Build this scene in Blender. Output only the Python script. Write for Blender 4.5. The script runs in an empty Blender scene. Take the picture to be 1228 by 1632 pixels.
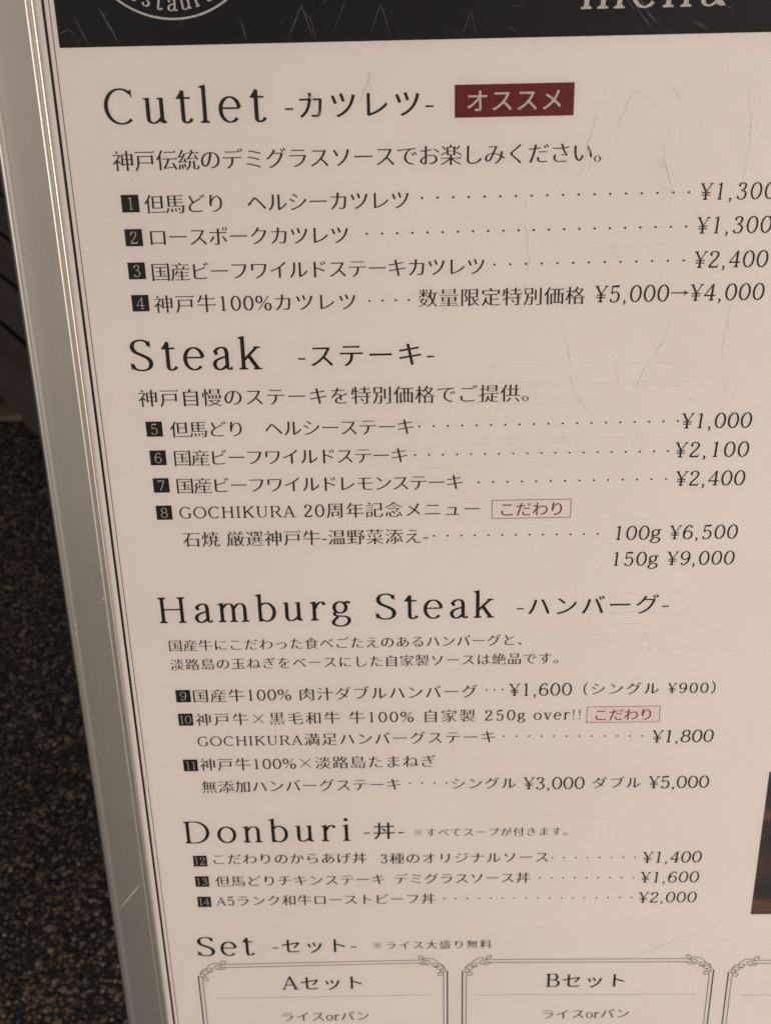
import bpy, math, random
import numpy as np
from mathutils import Matrix, Vector, geometry

# ------------------------------------------------------------------ camera, world, lamps, exposure
SC = bpy.context.scene
COL = SC.collection
LEAN = math.radians(15)
HGT = 0.76
BOARD = Matrix(((1, 0, 0, 0),
                (0, math.sin(LEAN), -math.cos(LEAN), 0),
                (0, math.cos(LEAN), math.sin(LEAN), HGT),
                (0, 0, 0, 1)))            # board frame: x right, y up the sheet, z out of the sheet
R = ((0.9997345, -0.0221202, -0.0064513), (0.0169524, 0.8957395, -0.4442559), (0.0156057, 0.4440286, 0.8958767))
DIST = 0.72414
Rb = Matrix(R).transposed().to_4x4()
Rb.translation = Vector((R[2][0] * DIST, R[2][1] * DIST, R[2][2] * DIST))
cd = bpy.data.cameras.new('camera')
cam = bpy.data.objects.new('camera', cd)
COL.objects.link(cam)
cam.matrix_world = BOARD @ Rb
cd.sensor_fit = 'VERTICAL'
cd.sensor_height = 36.0
cd.lens = 2100.0 / 1632.0 * 36.0
cd.clip_start = 0.02
cd.clip_end = 200
cd.dof.use_dof = True
cd.dof.focus_distance = 0.70
cd.dof.aperture_fstop = 15.0
SC.camera = cam

W = bpy.data.worlds.new('World')
SC.world = W
W.use_nodes = True
bg = W.node_tree.nodes['Background']
bg.inputs[0].default_value = (0.62, 0.54, 0.48, 1)
bg.inputs[1].default_value = 0.24

def area(name, loc, target, sx, sy, power, col):
    l = bpy.data.lights.new(name, 'AREA')
    l.shape = 'RECTANGLE'; l.size = sx; l.size_y = sy; l.energy = power; l.color = col
    o = bpy.data.objects.new(name, l); COL.objects.link(o)
    d = Vector(target) - Vector(loc)
    o.matrix_world = Matrix.Translation(loc) @ d.to_track_quat('-Z', 'Y').to_matrix().to_4x4()
    return o
area('shop_lamp', (2.2, -2.45, 1.15), (0.0, 0.0, 0.5), 1.4, 0.7, 99, (1.0, 0.887, 0.825))
area('left_fill_lamp', (-2.1, -2.3, 1.25), (0.0, 0.0, 0.5), 1.2, 0.6, 34, (1.0, 0.895, 0.84))  # added fill with no real source: evens the sheet, brightens the left rail
SC.view_settings.view_transform = 'Standard'
SC.view_settings.look = 'None'
SC.view_settings.exposure = 0.0
SC.view_settings.gamma = 1.0
SC.cycles.max_bounces = 6
random.seed(5)

# ------------------------------------------------------------------ materials
def mat(name):
    m = bpy.data.materials.new(name); m.use_nodes = True
    n = m.node_tree.nodes; l = m.node_tree.links
    return m, n, l, n['Principled BSDF']
def coords(n, l, scale=(1, 1, 1), kind='Object'):
    t = n.new('ShaderNodeTexCoord'); mp = n.new('ShaderNodeMapping')
    mp.inputs['Scale'].default_value = scale
    l.new(t.outputs[kind], mp.inputs['Vector'])
    return mp.outputs['Vector']
def noise(n, l, vec, scale, detail=4, rough=.55):
    t = n.new('ShaderNodeTexNoise'); t.inputs['Scale'].default_value = scale
    t.inputs['Detail'].default_value = detail; t.inputs['Roughness'].default_value = rough
    l.new(vec, t.inputs['Vector']); return t.outputs['Fac']
def ramp(n, l, fac, stops):
    r = n.new('ShaderNodeValToRGB'); e = r.color_ramp.elements
    while len(e) < len(stops): e.new(0.5)
    for k, (p, c) in enumerate(stops):
        e[k].position = p; e[k].color = c if len(c) == 4 else (*c, 1)
    l.new(fac, r.inputs['Fac']); return r.outputs['Color']
def bump(n, l, h, strength, dist, normal=None):
    b = n.new('ShaderNodeBump'); b.inputs['Strength'].default_value = strength
    b.inputs['Distance'].default_value = dist; l.new(h, b.inputs['Height'])
    if normal is not None: l.new(normal, b.inputs['Normal'])
    return b.outputs['Normal']

def m_paper():
    m, n, l, p = mat('poster_paper')
    v = coords(n, l)
    c = ramp(n, l, noise(n, l, v, 9, 5), [(.3, (.70, .655, .61)), (.7, (.735, .69, .65))])
    # small specks of dirt
    vo = n.new('ShaderNodeTexVoronoi'); vo.inputs['Scale'].default_value = 42; l.new(v, vo.inputs['Vector'])
    sp = ramp(n, l, vo.outputs['Distance'], [(.0, (.35, .30, .26)), (.018, (1, 1, 1))])
    mk = ramp(n, l, noise(n, l, v, 13, 2), [(.60, (0, 0, 0)), (.68, (1, 1, 1))])
    mx = n.new('ShaderNodeMix'); mx.data_type = 'RGBA'; mx.blend_type = 'MULTIPLY'
    l.new(mk, mx.inputs['Factor']); l.new(c, mx.inputs[6]); l.new(sp, mx.inputs[7])
    l.new(mx.outputs[2], p.inputs['Base Color'])
    p.inputs['Roughness'].default_value = .6
    p.inputs['Specular IOR Level'].default_value = .3
    # cockled film: soft dents, fine grain and crease lines
    a = bump(n, l, noise(n, l, v, 60, 6, .65), .5, .0008)
    vd = n.new('ShaderNodeTexVoronoi'); vd.feature = 'DISTANCE_TO_EDGE'; vd.inputs['Scale'].default_value = 7.0
    wv = n.new('ShaderNodeVectorMath'); wv.operation = 'ADD'
    nn = n.new('ShaderNodeTexNoise'); nn.inputs['Scale'].default_value = 5; nn.inputs['Detail'].default_value = 3; l.new(v, nn.inputs['Vector'])
    sc = n.new('ShaderNodeVectorMath'); sc.operation = 'SCALE'; sc.inputs['Scale'].default_value = .35
    l.new(nn.outputs['Color'], sc.inputs[0]); l.new(v, wv.inputs[0]); l.new(sc.outputs[0], wv.inputs[1]); l.new(wv.outputs[0], vd.inputs['Vector'])
    cr = ramp(n, l, vd.outputs['Distance'], [(.0, (1, 1, 1)), (.006, (0, 0, 0))])
    ms = ramp(n, l, noise(n, l, v, 6, 2), [(.5, (0, 0, 0)), (.62, (1, 1, 1))])
    mu = n.new('ShaderNodeMath'); mu.operation = 'MULTIPLY'; l.new(cr, mu.inputs[0]); l.new(ms, mu.inputs[1])
    b = bump(n, l, mu.outputs[0], .22, .0005, a)
    l.new(b, p.inputs['Normal'])
    return m
def m_ink(name, col, rough=.55):
    m, n, l, p = mat(name)
    v = coords(n, l)
    c = ramp(n, l, noise(n, l, v, 900, 2), [(.3, tuple(x * .8 for x in col)), (.75, tuple(x * 1.25 for x in col))])
    l.new(c, p.inputs['Base Color'])
    p.inputs['Roughness'].default_value = rough; p.inputs['Specular IOR Level'].default_value = .25
    return m
def m_cover():
    m = bpy.data.materials.new('clear_film'); m.use_nodes = True
    n = m.node_tree.nodes; l = m.node_tree.links; n.clear()
    out = n.new('ShaderNodeOutputMaterial'); mx = n.new('ShaderNodeMixShader')
    tr = n.new('ShaderNodeBsdfTransparent'); gl = n.new('ShaderNodeBsdfGlossy')
    fr = n.new('ShaderNodeFresnel'); fr.inputs['IOR'].default_value = 1.34
    v = coords(n, l)
    r = ramp(n, l, noise(n, l, v, 14, 6, .7), [(.35, (.13,) * 3), (.7, (.22,) * 3)])
    l.new(r, gl.inputs['Roughness'])
    tr.inputs['Color'].default_value = (.985, .98, .975, 1)
    bn = bump(n, l, noise(n, l, v, 22, 4), .12, .0005)
    l.new(bn, gl.inputs['Normal'])
    l.new(fr.outputs[0], mx.inputs[0]); l.new(tr.outputs[0], mx.inputs[1]); l.new(gl.outputs[0], mx.inputs[2])
    l.new(mx.outputs[0], out.inputs[0])
    return m
def m_scratch(name, col, alpha):
    m, n, l, p = mat(name)
    p.inputs['Base Color'].default_value = (*col, 1); p.inputs['Roughness'].default_value = .45
    v = coords(n, l)
    a = ramp(n, l, noise(n, l, v, 70, 3), [(.35, (0, 0, 0)), (.65, (alpha,) * 3)])
    l.new(a, p.inputs['Alpha'])
    return m
def m_alu():
    m, n, l, p = mat('anodised_aluminium')
    v = coords(n, l, (900, 5, 900))
    g = noise(n, l, v, 1, 3)
    c = ramp(n, l, g, [(.3, (.43, .412, .370)), (.7, (.455, .436, .392))])
    l.new(c, p.inputs['Base Color']); p.inputs['Metallic'].default_value = .85
    v2 = coords(n, l)
    r = ramp(n, l, noise(n, l, v2, 8, 4), [(.3, (.42,) * 3), (.75, (.46,) * 3)])
    l.new(r, p.inputs['Roughness'])
    l.new(bump(n, l, g, .03, .0002), p.inputs['Normal'])
    return m
def m_plain(name, col, rough=.6, metal=0.0, var=.15, sc=40):
    m, n, l, p = mat(name)
    v = coords(n, l)
    c = ramp(n, l, noise(n, l, v, sc, 5), [(.3, tuple(x * (1 - var) for x in col)), (.7, tuple(x * (1 + var) for x in col))])
    l.new(c, p.inputs['Base Color']); p.inputs['Roughness'].default_value = rough; p.inputs['Metallic'].default_value = metal
    return m
def m_wood():
    m, n, l, p = mat('weathered_dark_wood')
    v = coords(n, l, (3, 40, 40))
    c = ramp(n, l, noise(n, l, v, 1.6, 7, .7), [(.25, (.042, .028, .023)), (.55, (.072, .052, .044)), (.8, (.10, .076, .065))])
    l.new(c, p.inputs['Base Color']); p.inputs['Roughness'].default_value = .75
    l.new(bump(n, l, noise(n, l, v, 2.5, 6), .4, .002), p.inputs['Normal'])
    return m
def m_stone():
    m, n, l, p = mat('kerb_stone')
    v = coords(n, l)
    c = ramp(n, l, noise(n, l, v, 9, 6, .7), [(.35, (.03, .025, .017)), (.5, (.11, .075, .043)), (.65, (.18, .145, .095))])
    l.new(c, p.inputs['Base Color']); p.inputs['Roughness'].default_value = .8
    l.new(bump(n, l, noise(n, l, v, 90, 5), .5, .002), p.inputs['Normal'])
    return m
def m_ground():
    m, n, l, p = mat('dark_aggregate_ground')
    v = coords(n, l)
    vo = n.new('ShaderNodeTexVoronoi'); vo.inputs['Scale'].default_value = 170; l.new(v, vo.inputs['Vector'])
    c = ramp(n, l, vo.outputs['Color'], [(.2, (.003, .0025, .002)), (.6, (.008, .006, .005)), (.9, (.02, .015, .012))])
    l.new(c, p.inputs['Base Color']); p.inputs['Roughness'].default_value = .85
    l.new(bump(n, l, vo.outputs['Distance'], .8, .003), p.inputs['Normal'])
    return m
def m_chip():
    m, n, l, p = mat('stone_chips')
    a = n.new('ShaderNodeAttribute'); a.attribute_name = 'tone'
    c = ramp(n, l, a.outputs['Fac'], [(0, (.006, .0045, .0035)), (.34, (.016, .0115, .0088)), (.54, (.085, .056, .040)), (.86, (.19, .135, .10)), (1, (.32, .26, .21))])
    l.new(c, p.inputs['Base Color']); p.inputs['Roughness'].default_value = .6
    return m
def m_photo():
    # the printed food photograph: dark, out of focus dish with warm glints
    m, n, l, p = mat('printed_food_picture')
    v = coords(n, l, (1, 1, 1))
    w = n.new('ShaderNodeTexNoise'); w.inputs['Scale'].default_value = 26; w.inputs['Detail'].default_value = 3; w.inputs['Distortion'].default_value = 1.3
    mp = n.new('ShaderNodeMapping'); mp.inputs['Scale'].default_value = (.35, 1, 1); mp.inputs['Rotation'].default_value = (0, 0, -.25); mp.inputs['Location'].default_value = (.03, .012, 0)
    l.new(v, mp.inputs['Vector']); l.new(mp.outputs[0], w.inputs['Vector'])
    c = ramp(n, l, w.outputs['Fac'], [(.30, (.030, .032, .040)), (.45, (.050, .042, .042)), (.56, (.085, .052, .042)), (.60, (.15, .075, .05)), (.64, (.10, .065, .05)), (.78, (.045, .042, .045))])
    l.new(c, p.inputs['Base Color']); p.inputs['Roughness'].default_value = .4
    return m
PAPER = m_paper(); INK = m_ink('black_ink', (.014, .012, .011)); GREY = m_ink('grey_ink', (.040, .034, .030))
BAND = m_ink('black_banner_ink', (.003, .003, .0042), .6); RED = m_ink('dark_red_ink', (.125, .013, .013)); REDTEXT = m_ink('faded_red_ink', (.17, .035, .032))
WHITE = m_ink('white_knockout', (.50, .47, .44)); DIMWHITE = m_ink('badge_figure_ink', (.44, .42, .39)); PINK = m_ink('pale_pink_tint', (.72, .62, .585)); BROWN = m_ink('thin_rule_ink', (.10, .065, .05))
CHIPW = m_plain('bare_metal_nick', (.50, .475, .43), .5); COVER = m_cover(); SCR = m_scratch('embossed_scratch', (.72, .66, .60), .36); SCRD = m_scratch('scuffed_scratch', (.42, .42, .41), .17)
ALU = m_alu(); BACK = m_plain('grey_backing', (.12, .12, .12)); WOOD = m_wood(); STONE = m_stone(); GROUND = m_ground(); CHIP = m_chip(); PHOTO = m_photo()

# ------------------------------------------------------------------ object helpers
MM = .001
def mesh_obj(name, verts, faces, mats, parent=None, scale=MM, fm=None, smooth=False):
    me = bpy.data.meshes.new(name)
    me.from_pydata([(x * scale, y * scale, z * scale) for x, y, z in verts], [], faces)
    for k in (mats if isinstance(mats, (list, tuple)) else [mats]): me.materials.append(k)
    if fm: me.polygons.foreach_set('material_index', fm)
    if smooth: me.polygons.foreach_set('use_smooth', [True] * len(me.polygons))
    me.update()
    o = bpy.data.objects.new(name, me); COL.objects.link(o)
    if parent: o.parent = parent
    return o
def empty(name, mw=None):
    o = bpy.data.objects.new(name, None); COL.objects.link(o); o.empty_display_size = .1
    if mw is not None: o.matrix_world = mw
    return o
def quad(x0, y0, x1, y1, z): return [(x0, y0, z), (x1, y0, z), (x1, y1, z), (x0, y1, z)]
def box(x0, y0, z0, x1, y1, z1):
    v = [(x, y, z) for z in (z0, z1) for y in (y0, y1) for x in (x0, x1)]
    return v, [(0, 2, 3, 1), (4, 5, 7, 6), (0, 1, 5, 4), (2, 6, 7, 3), (0, 4, 6, 2), (1, 3, 7, 5)]
class Mesh:
    def __init__(s): s.v = []; s.f = []; s.m = []
    def add(s, v, f, mi=0):
        b = len(s.v); s.v += list(v); s.f += [tuple(i + b for i in q) for q in f]; s.m += [mi] * len(f)
    def build(s, name, mats, parent=None, scale=MM, smooth=False): return mesh_obj(name, s.v, s.f, mats, parent, scale, s.m, smooth)

# ------------------------------------------------------------------ lettering
# Latin letters and figures: drawn here with a broad-nib stroke (thick uprights, hairline levels, bracketed serifs), 1000 units to the em
class Pen:
    def __init__(s, T, H): s.T = T; s.H = H; s.parts = []
    def poly(s, pts): s.parts.append((list(pts), [tuple(range(len(pts)))]))
    def stroke(s, pts, w=1.0, closed=False, smooth=True):
        P = [np.array(q, float) for q in pts]
        if smooth and len(P) > 2:
            n = len(P); out = []
            rng = range(n if closed else n - 1)
            for i in rng:
                p0 = P[(i - 1) % n] if (closed or i > 0) else 2 * P[0] - P[1]
                p1 = P[i]; p2 = P[(i + 1) % n]
                p3 = P[(i + 2) % n] if (closed or i + 2 < n) else 2 * P[-1] - P[-2]
                for t in (0, .2, .4, .6, .8):
                    out.append(.5 * ((2 * p1) + (-p0 + p2) * t + (2 * p0 - 5 * p1 + 4 * p2 - p3) * t * t + (-p0 + 3 * p1 - 3 * p2 + p3) * t ** 3))
            if not closed: out.append(P[-1])
            P = out
        n = len(P); v = []; f = []
        for i in range(n):
            a = P[i - 1] if (closed or i > 0) else P[i]; b = P[(i + 1) % n] if (closed or i < n - 1) else P[i]
            d = b - a; d = d / (np.hypot(*d) + 1e-9); nx, ny = -d[1], d[0]
            ww = w(i / (n - 1)) if callable(w) else w
            hw = .5 * ww * math.hypot(s.T * nx, s.H * ny)
            v += [(P[i][0] + nx * hw, P[i][1] + ny * hw), (P[i][0] - nx * hw, P[i][1] - ny * hw)]
        for i in range(n if closed else n - 1):
            j = (i + 1) % n; f.append((2 * i, 2 * i + 1, 2 * j + 1, 2 * j))
        s.parts.append((v, f))
    def arc(s, cx, cy, rx, ry, a0, a1, w=1.0):
        n = max(8, int(abs(a1 - a0) / 11)); full = abs(a1 - a0) >= 360
        pts = [(cx + rx * math.cos(math.radians(a0 + (a1 - a0) * k / n)), cy + ry * math.sin(math.radians(a0 + (a1 - a0) * k / n))) for k in range(n if full else n + 1)]
        s.stroke(pts, w, full, False)
    def line(s, x0, y0, x1, y1, w=1.0): s.stroke([(x0, y0), (x1, y1)], w, False, False)
    def dot(s, x, y, r): s.poly([(x + r * math.cos(k * math.pi / 6), y + r * math.sin(k * math.pi / 6)) for k in range(12)])
    def bar(s, x0, y0, x1, y1): s.poly([(x0, y0), (x1, y0), (x1, y1), (x0, y1)])
    def serif(s, x, y, up=1, l=1, r=1, hw=None):
        h = s.H; T = s.T if hw is None else hw; e = 50
        a = x - T / 2 - (e if l else 0); b = x + T / 2 + (e if r else 0)
        s.bar(a, min(y, y + up * h), b, max(y, y + up * h))
        k = y + up * h; k2 = y + up * (h + 26)
        if l: s.poly([(x - T / 2 - 26, k), (x - T / 2 + 1, k), (x - T / 2 + 1, k2)][::up])
        if r: s.poly([(x + T / 2 - 1, k), (x + T / 2 + 26, k), (x + T / 2 - 1, k2)][::up])
    def stem(s, x, y0, y1, t='s', b='s', w=1.0):
        T = s.T * w
        s.bar(x - T / 2, y0, x + T / 2, y1)
        if b == 's': s.serif(x, y0, 1, hw=T)
        if t == 's': s.serif(x, y1, -1, hw=T)
        if t == 'f': s.poly([(x - T / 2 + 1, y1 - 62), (x + T / 2, y1 - 30), (x + T / 2, y1 + 14), (x - T / 2 - 58, y1 - 22), (x - T / 2 - 58, y1 - 34)])
X = 515
def g_C(p):
    p.arc(375, 350, 300, 343, 48, 312)
    p.poly([(560, 610), (600, 520), (612, 520), (606, 680), (592, 680), (545, 640)])
def g_G(p):
    p.arc(375, 350, 300, 343, 48, 300); p.poly([(560, 610), (600, 520), (612, 520), (606, 680), (592, 680), (545, 640)])
    p.stem(590, 40, 300, 's', ''); p.line(520, 30, 600, 60)
def g_O(p): p.arc(385, 350, 315, 343, 0, 360)
def g_D(p):
    p.stem(150, 0, 700); p.arc(320, 350, 330, 337, 90, -90); p.bar(150, 674, 322, 700); p.bar(150, 0, 322, 26)
def g_H(p): p.stem(150, 0, 700); p.stem(600, 0, 700); p.bar(150, 350, 600, 350 + p.H)
def g_I(p): p.stem(150, 0, 700)
def g_K(p):
    p.stem(150, 0, 700); p.line(590, 685, 180, 290, .9); p.line(300, 405, 590, 10, 1.15); p.bar(500, 700 - p.H, 670, 700); p.bar(500, 0, 680, p.H)
def g_U(p):
    p.bar(150 - p.T / 2, 220, 150 + p.T / 2, 700); p.serif(150, 700, -1); p.arc(360, 220, 210, 207, 180, 360, lambda t: 1 - .5 * t)
    p.bar(570 - p.T * .25, 220, 570 + p.T * .25, 700); p.serif(570, 700, -1, hw=p.T * .5)
def g_R(p):
    p.stem(150, 0, 700); p.arc(370, 520, 175, 167, 90, -90); p.bar(150, 674, 372, 700); p.bar(150, 340, 372, 366); p.line(370, 350, 600, 10, 1.15); p.bar(560, 0, 690, p.H)
def g_A(p):
    p.line(345, 700, 95, 10, .5); p.line(335, 700, 590, 10, 1.05); p.bar(190, 220, 500, 220 + p.H); p.bar(20, 0, 185, p.H); p.bar(490, 0, 690, p.H)
def g_B(p):
    p.stem(150, 0, 700); p.arc(340, 527, 150, 160, 90, -90); p.arc(360, 190, 190, 177, 90, -90)
    p.bar(150, 674, 342, 700); p.bar(150, 355, 362, 355 + p.H); p.bar(150, 0, 362, 26)
def g_S(p):
    p.stroke([(490, 560), (440, 650), (310, 690), (175, 645), (130, 535), (185, 430), (320, 355), (450, 280), (505, 175), (455, 55), (310, 10), (165, 45), (100, 150)], lambda t: 1 + .45 * max(0, 1 - abs(t - .5) * 4))
    p.poly([(470, 600), (505, 520), (517, 520), (512, 680), (500, 680)]); p.poly([(82, 190), (70, 190), (76, 20), (88, 20), (125, 110)])
def g_a(p):
    p.dot(120, 375, 42); p.stroke([(88, 385), (130, 455), (220, 502), (310, 480), (345, 390), (345, 300)]); p.bar(345 - p.T / 2, 90, 345 + p.T / 2, 380)
    p.stroke([(345, 110), (355, 40), (400, 12), (455, 50)], .9)
    p.stroke([(340, 300), (220, 265), (110, 205), (78, 120), (120, 30), (200, 8), (290, 55), (345, 115)])
def g_b(p): p.stem(120, 0, 740, 'f', ''); p.arc(265, 255, 190, 247, 150, -150)
def g_d(p): p.stem(370, 0, 740, 'f', 's'); p.arc(225, 255, 180, 247, 30, 330)
def g_e(p):
    p.arc(255, 258, 190, 247, 8, 318); p.bar(80, 268, 445, 268 + p.H)
    p.poly([(395, 268), (447, 268), (440, 330), (425, 380), (400, 330)])
def g_g(p):
    p.arc(220, 350, 140, 150, 0, 360); p.stroke([(130, 245), (85, 185), (110, 135), (200, 115), (340, 100), (420, 40), (410, -70), (300, -150), (170, -155), (70, -110), (55, -40), (100, 30), (170, 100)], 1.0)
    p.stroke([(330, 455), (380, 500), (430, 505)], 1.0); p.dot(432, 480, 32)
def g_i(p): p.stem(130, 0, X, 'f'); p.dot(125, 680, 52)
def g_k(p):
    p.stem(120, 0, 740, 'f'); p.line(420, X - 10, 150, 225, .9); p.line(240, 310, 430, 10, 1.15); p.bar(350, X - p.H, 490, X); p.bar(340, 0, 510, p.H)
def g_l(p): p.stem(130, 0, 740, 'f')
def hump(p, x0, x1):
    p.stroke([(x0 + p.T * .3, 380), (x0 + 90, 470), ((x0 + x1) / 2 + 30, 500), (x1 - 30, 465), (x1, 370), (x1, 300)], lambda t: .8 + .2 * t)
    p.bar(x1 - p.T / 2, 0, x1 + p.T / 2, 340); p.serif(x1, 0, 1)
def g_m(p): p.stem(120, 0, X, 'f'); hump(p, 120, 390); hump(p, 390, 660)
def g_n(p): p.stem(120, 0, X, 'f'); hump(p, 120, 410)
def g_o(p): p.arc(260, 257, 200, 248, 0, 360)
def g_r(p): p.stem(120, 0, X, 'f'); p.stroke([(140, 340), (190, 440), (270, 500), (340, 495)], .9); p.dot(345, 462, 44)
def g_s(p):
    p.stroke([(320, 400), (280, 480), (200, 502), (110, 460), (95, 380), (150, 310), (260, 240), (330, 160), (310, 60), (210, 12), (110, 40), (70, 130)], 1.1)
def g_t(p):
    p.stroke([(170, 640), (170, 400), (170, 150), (180, 50), (240, 12), (310, 40), (345, 90)], lambda t: 1 if t < .6 else 1 - .3 * (t - .6)); p.bar(50, X - p.H, 330, X + 2)
    p.poly([(60, X), (132, X), (132, 600), (172, 652), (160, 660)])
def g_u(p):
    p.bar(120 - p.T / 2, 120, 120 + p.T / 2, X - 20); p.poly([(120 - p.T / 2 - 50, X - 8), (120 - p.T / 2 - 50, X - 24), (122, X - 60), (120 + p.T / 2, X - 30), (120 + p.T / 2, X)])
    p.stroke([(120, 150), (135, 55), (210, 14), (300, 40), (395, 130)], lambda t: 1 - .2 * t)
    p.bar(400 - p.T / 2, 20, 400 + p.T / 2, X - 20); p.poly([(400 - p.T / 2 - 50, X - 8), (400 - p.T / 2 - 50, X - 24), (402, X - 60), (400 + p.T / 2, X - 30), (400 + p.T / 2, X)])
    p.poly([(400 + p.T / 2 - 2, 90), (400, 0), (400 + p.T / 2 + 50, 12), (400 + p.T / 2 + 50, 28)])
def g_v(p): p.line(90, X, 250, 0, 1.05); p.line(250, 0, 410, X, .55); p.bar(20, X - p.H, 190, X); p.bar(340, X - p.H, 480, X)
def g_hy(p): p.bar(30, 240, 300, 240 + max(38, p.H * 1.3))
def g_ex(p): p.poly([(118, 190), (142, 190), (170, 690), (130, 710), (90, 690)]); p.dot(130, 45, 46)
def g_cm(p): p.dot(120, 42, 44); p.stroke([(142, 45), (142, -40), (90, -110)], .7)
def g_pc(p): p.arc(185, 520, 125, 165, 0, 360); p.arc(590, 165, 125, 165, 0, 360); p.line(640, 700, 140, 0, .45)
def g_yen(p):
    p.stem(280, 0, 340, '', 's'); p.line(280, 330, 85, 680, 1.0); p.line(280, 330, 480, 680, .5); p.bar(10, 700 - p.H, 170, 700); p.bar(400, 700 - p.H, 545, 700)
    p.bar(100, 290, 460, 290 + p.H); p.bar(100, 185, 460, 185 + p.H)
def g_times(p): p.line(190, 70, 810, 690, .62); p.line(190, 690, 810, 70, .62)
def g_kome(p):
    p.line(200, 90, 800, 690, .5); p.line(200, 690, 800, 90, .5)
    for x, y in ((500, 640), (500, 140), (250, 390), (750, 390)): p.dot(x, y, 48)
def g_arrow(p): p.bar(20, 330, 720, 330 + p.H); p.stroke([(560, 440), (630, 380), (740, 349)], .7); p.stroke([(560, 258), (630, 318), (740, 349)], .7)
def g_0(p): p.arc(270, 350, 195, 340, 0, 360)
def g_1(p): p.stem(270, 0, 690, '', 's'); p.poly([(270 + p.T / 2, 640), (270 + p.T / 2, 705), (250, 705), (140, 640), (145, 622), (235, 635)])
def g_2(p):
    p.stroke([(98, 540), (130, 630), (210, 682), (310, 680), (395, 620), (405, 520), (355, 410), (260, 290), (160, 170), (95, 50)], 1.0); p.dot(132, 535, 42)
    p.poly([(75, 0), (440, 0), (470, 150), (452, 150), (410, 72), (100, 72)])
def g_3(p):
    p.stroke([(110, 580), (170, 665), (270, 688), (370, 640), (385, 535), (330, 420), (210, 378)]); p.stroke([(210, 378), (340, 350), (425, 250), (410, 100), (310, 15), (190, 14), (85, 85)])
    p.dot(140, 570, 40); p.dot(118, 110, 40)
def g_4(p): p.line(355, 700, 50, 215, .55); p.bar(30, 190, 490, 190 + p.H * 1.3); p.stem(350, 0, 700, '', 's')
def g_5(p):
    p.line(140, 690, 125, 360, .55); p.poly([(135, 700), (140, 628), (400, 628), (425, 720)])
    p.stroke([(125, 360), (200, 420), (300, 430), (400, 360), (430, 225), (395, 90), (300, 14), (190, 14), (85, 75)]); p.dot(118, 100, 40)
def g_6(p): p.stroke([(420, 640), (340, 688), (230, 650), (130, 520), (88, 340), (95, 220)]); p.arc(270, 215, 180, 202, 0, 360); p.dot(402, 610, 38)
def g_7(p): p.poly([(75, 628), (470, 628), (470, 700), (90, 700), (75, 550), (60, 550)][::-1]); p.line(450, 650, 210, 0, .95)
def g_8(p): p.arc(270, 525, 150, 163, 0, 360); p.arc(270, 190, 188, 177, 0, 360)
def g_9(p): p.stroke([(120, 60), (200, 12), (310, 50), (410, 180), (452, 360), (445, 480)]); p.arc(270, 485, 180, 202, 0, 360); p.dot(138, 90, 38)
GL = {'C': (g_C, 680), 'G': (g_G, 720), 'O': (g_O, 770), 'D': (g_D, 740), 'H': (g_H, 750), 'I': (g_I, 300), 'K': (g_K, 700), 'U': (g_U, 710), 'R': (g_R, 690), 'A': (g_A, 700), 'B': (g_B, 610), 'S': (g_S, 590),
      'a': (g_a, 460), 'b': (g_b, 520), 'd': (g_d, 520), 'e': (g_e, 500), 'g': (g_g, 470), 'i': (g_i, 270), 'k': (g_k, 510), 'l': (g_l, 270), 'm': (g_m, 790), 'n': (g_n, 540), 'o': (g_o, 520), 'r': (g_r, 400), 's': (g_s, 400),
      't': (g_t, 360), 'u': (g_u, 540), 'v': (g_v, 500), '-': (g_hy, 330), '×': (g_times, 1000), '※': (g_kome, 1000), '→': (g_arrow, 760), '!': (g_ex, 270), ',': (g_cm, 270), '%': (g_pc, 780), '¥': (g_yen, 560), '0': (g_0, 540), '1': (g_1, 540), '2': (g_2, 540), '3': (g_3, 540),
      '4': (g_4, 540), '5': (g_5, 540), '6': (g_6, 540), '7': (g_7, 540), '8': (g_8, 540), '9': (g_9, 540)}

# Japanese: outlines of Blender's own built-in text face, thinned more on the level strokes than on the uprights and given the small shoulders of a Mincho face
def outlines(ch):
    c = bpy.data.curves.new('glyph', 'FONT'); c.body = ch; c.size = 1.0
    o = bpy.data.objects.new('glyph', c); COL.objects.link(o)
    dg = bpy.context.evaluated_depsgraph_get(); dg.update()
    oe = o.evaluated_get(dg); k = oe.to_curve(dg); res = []
    for s in k.splines:
        bp = s.bezier_points; n = len(bp); pts = []
        for i in range(n):
            a, b = bp[i], bp[(i + 1) % n]
            p0, p1, p2, p3 = [np.array(q[:2]) for q in (a.co, a.handle_right, b.co, b.handle_left)]
            p2, p3 = p3, p2
            ch_ = p3 - p0; L = np.hypot(*ch_)
            if L < 1e-6: continue
            dev = max(abs(np.cross(ch_, p1 - p0)), abs(np.cross(ch_, p2 - p0))) / L
            m = 1 if dev < .002 else (4 if L < .15 else 6)
            for j in range(m):
                t = j / m; u = 1 - t
                pts.append(u ** 3 * p0 + 3 * u * u * t * p1 + 3 * u * t * t * p2 + t ** 3 * p3)
        if len(pts) > 2: res.append(pts)
    oe.to_curve_clear(); bpy.data.objects.remove(o); bpy.data.curves.remove(c)
    return res
def area2(P): return sum(P[i][0] * P[(i + 1) % len(P)][1] - P[(i + 1) % len(P)][0] * P[i][1] for i in range(len(P))) / 2
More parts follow.
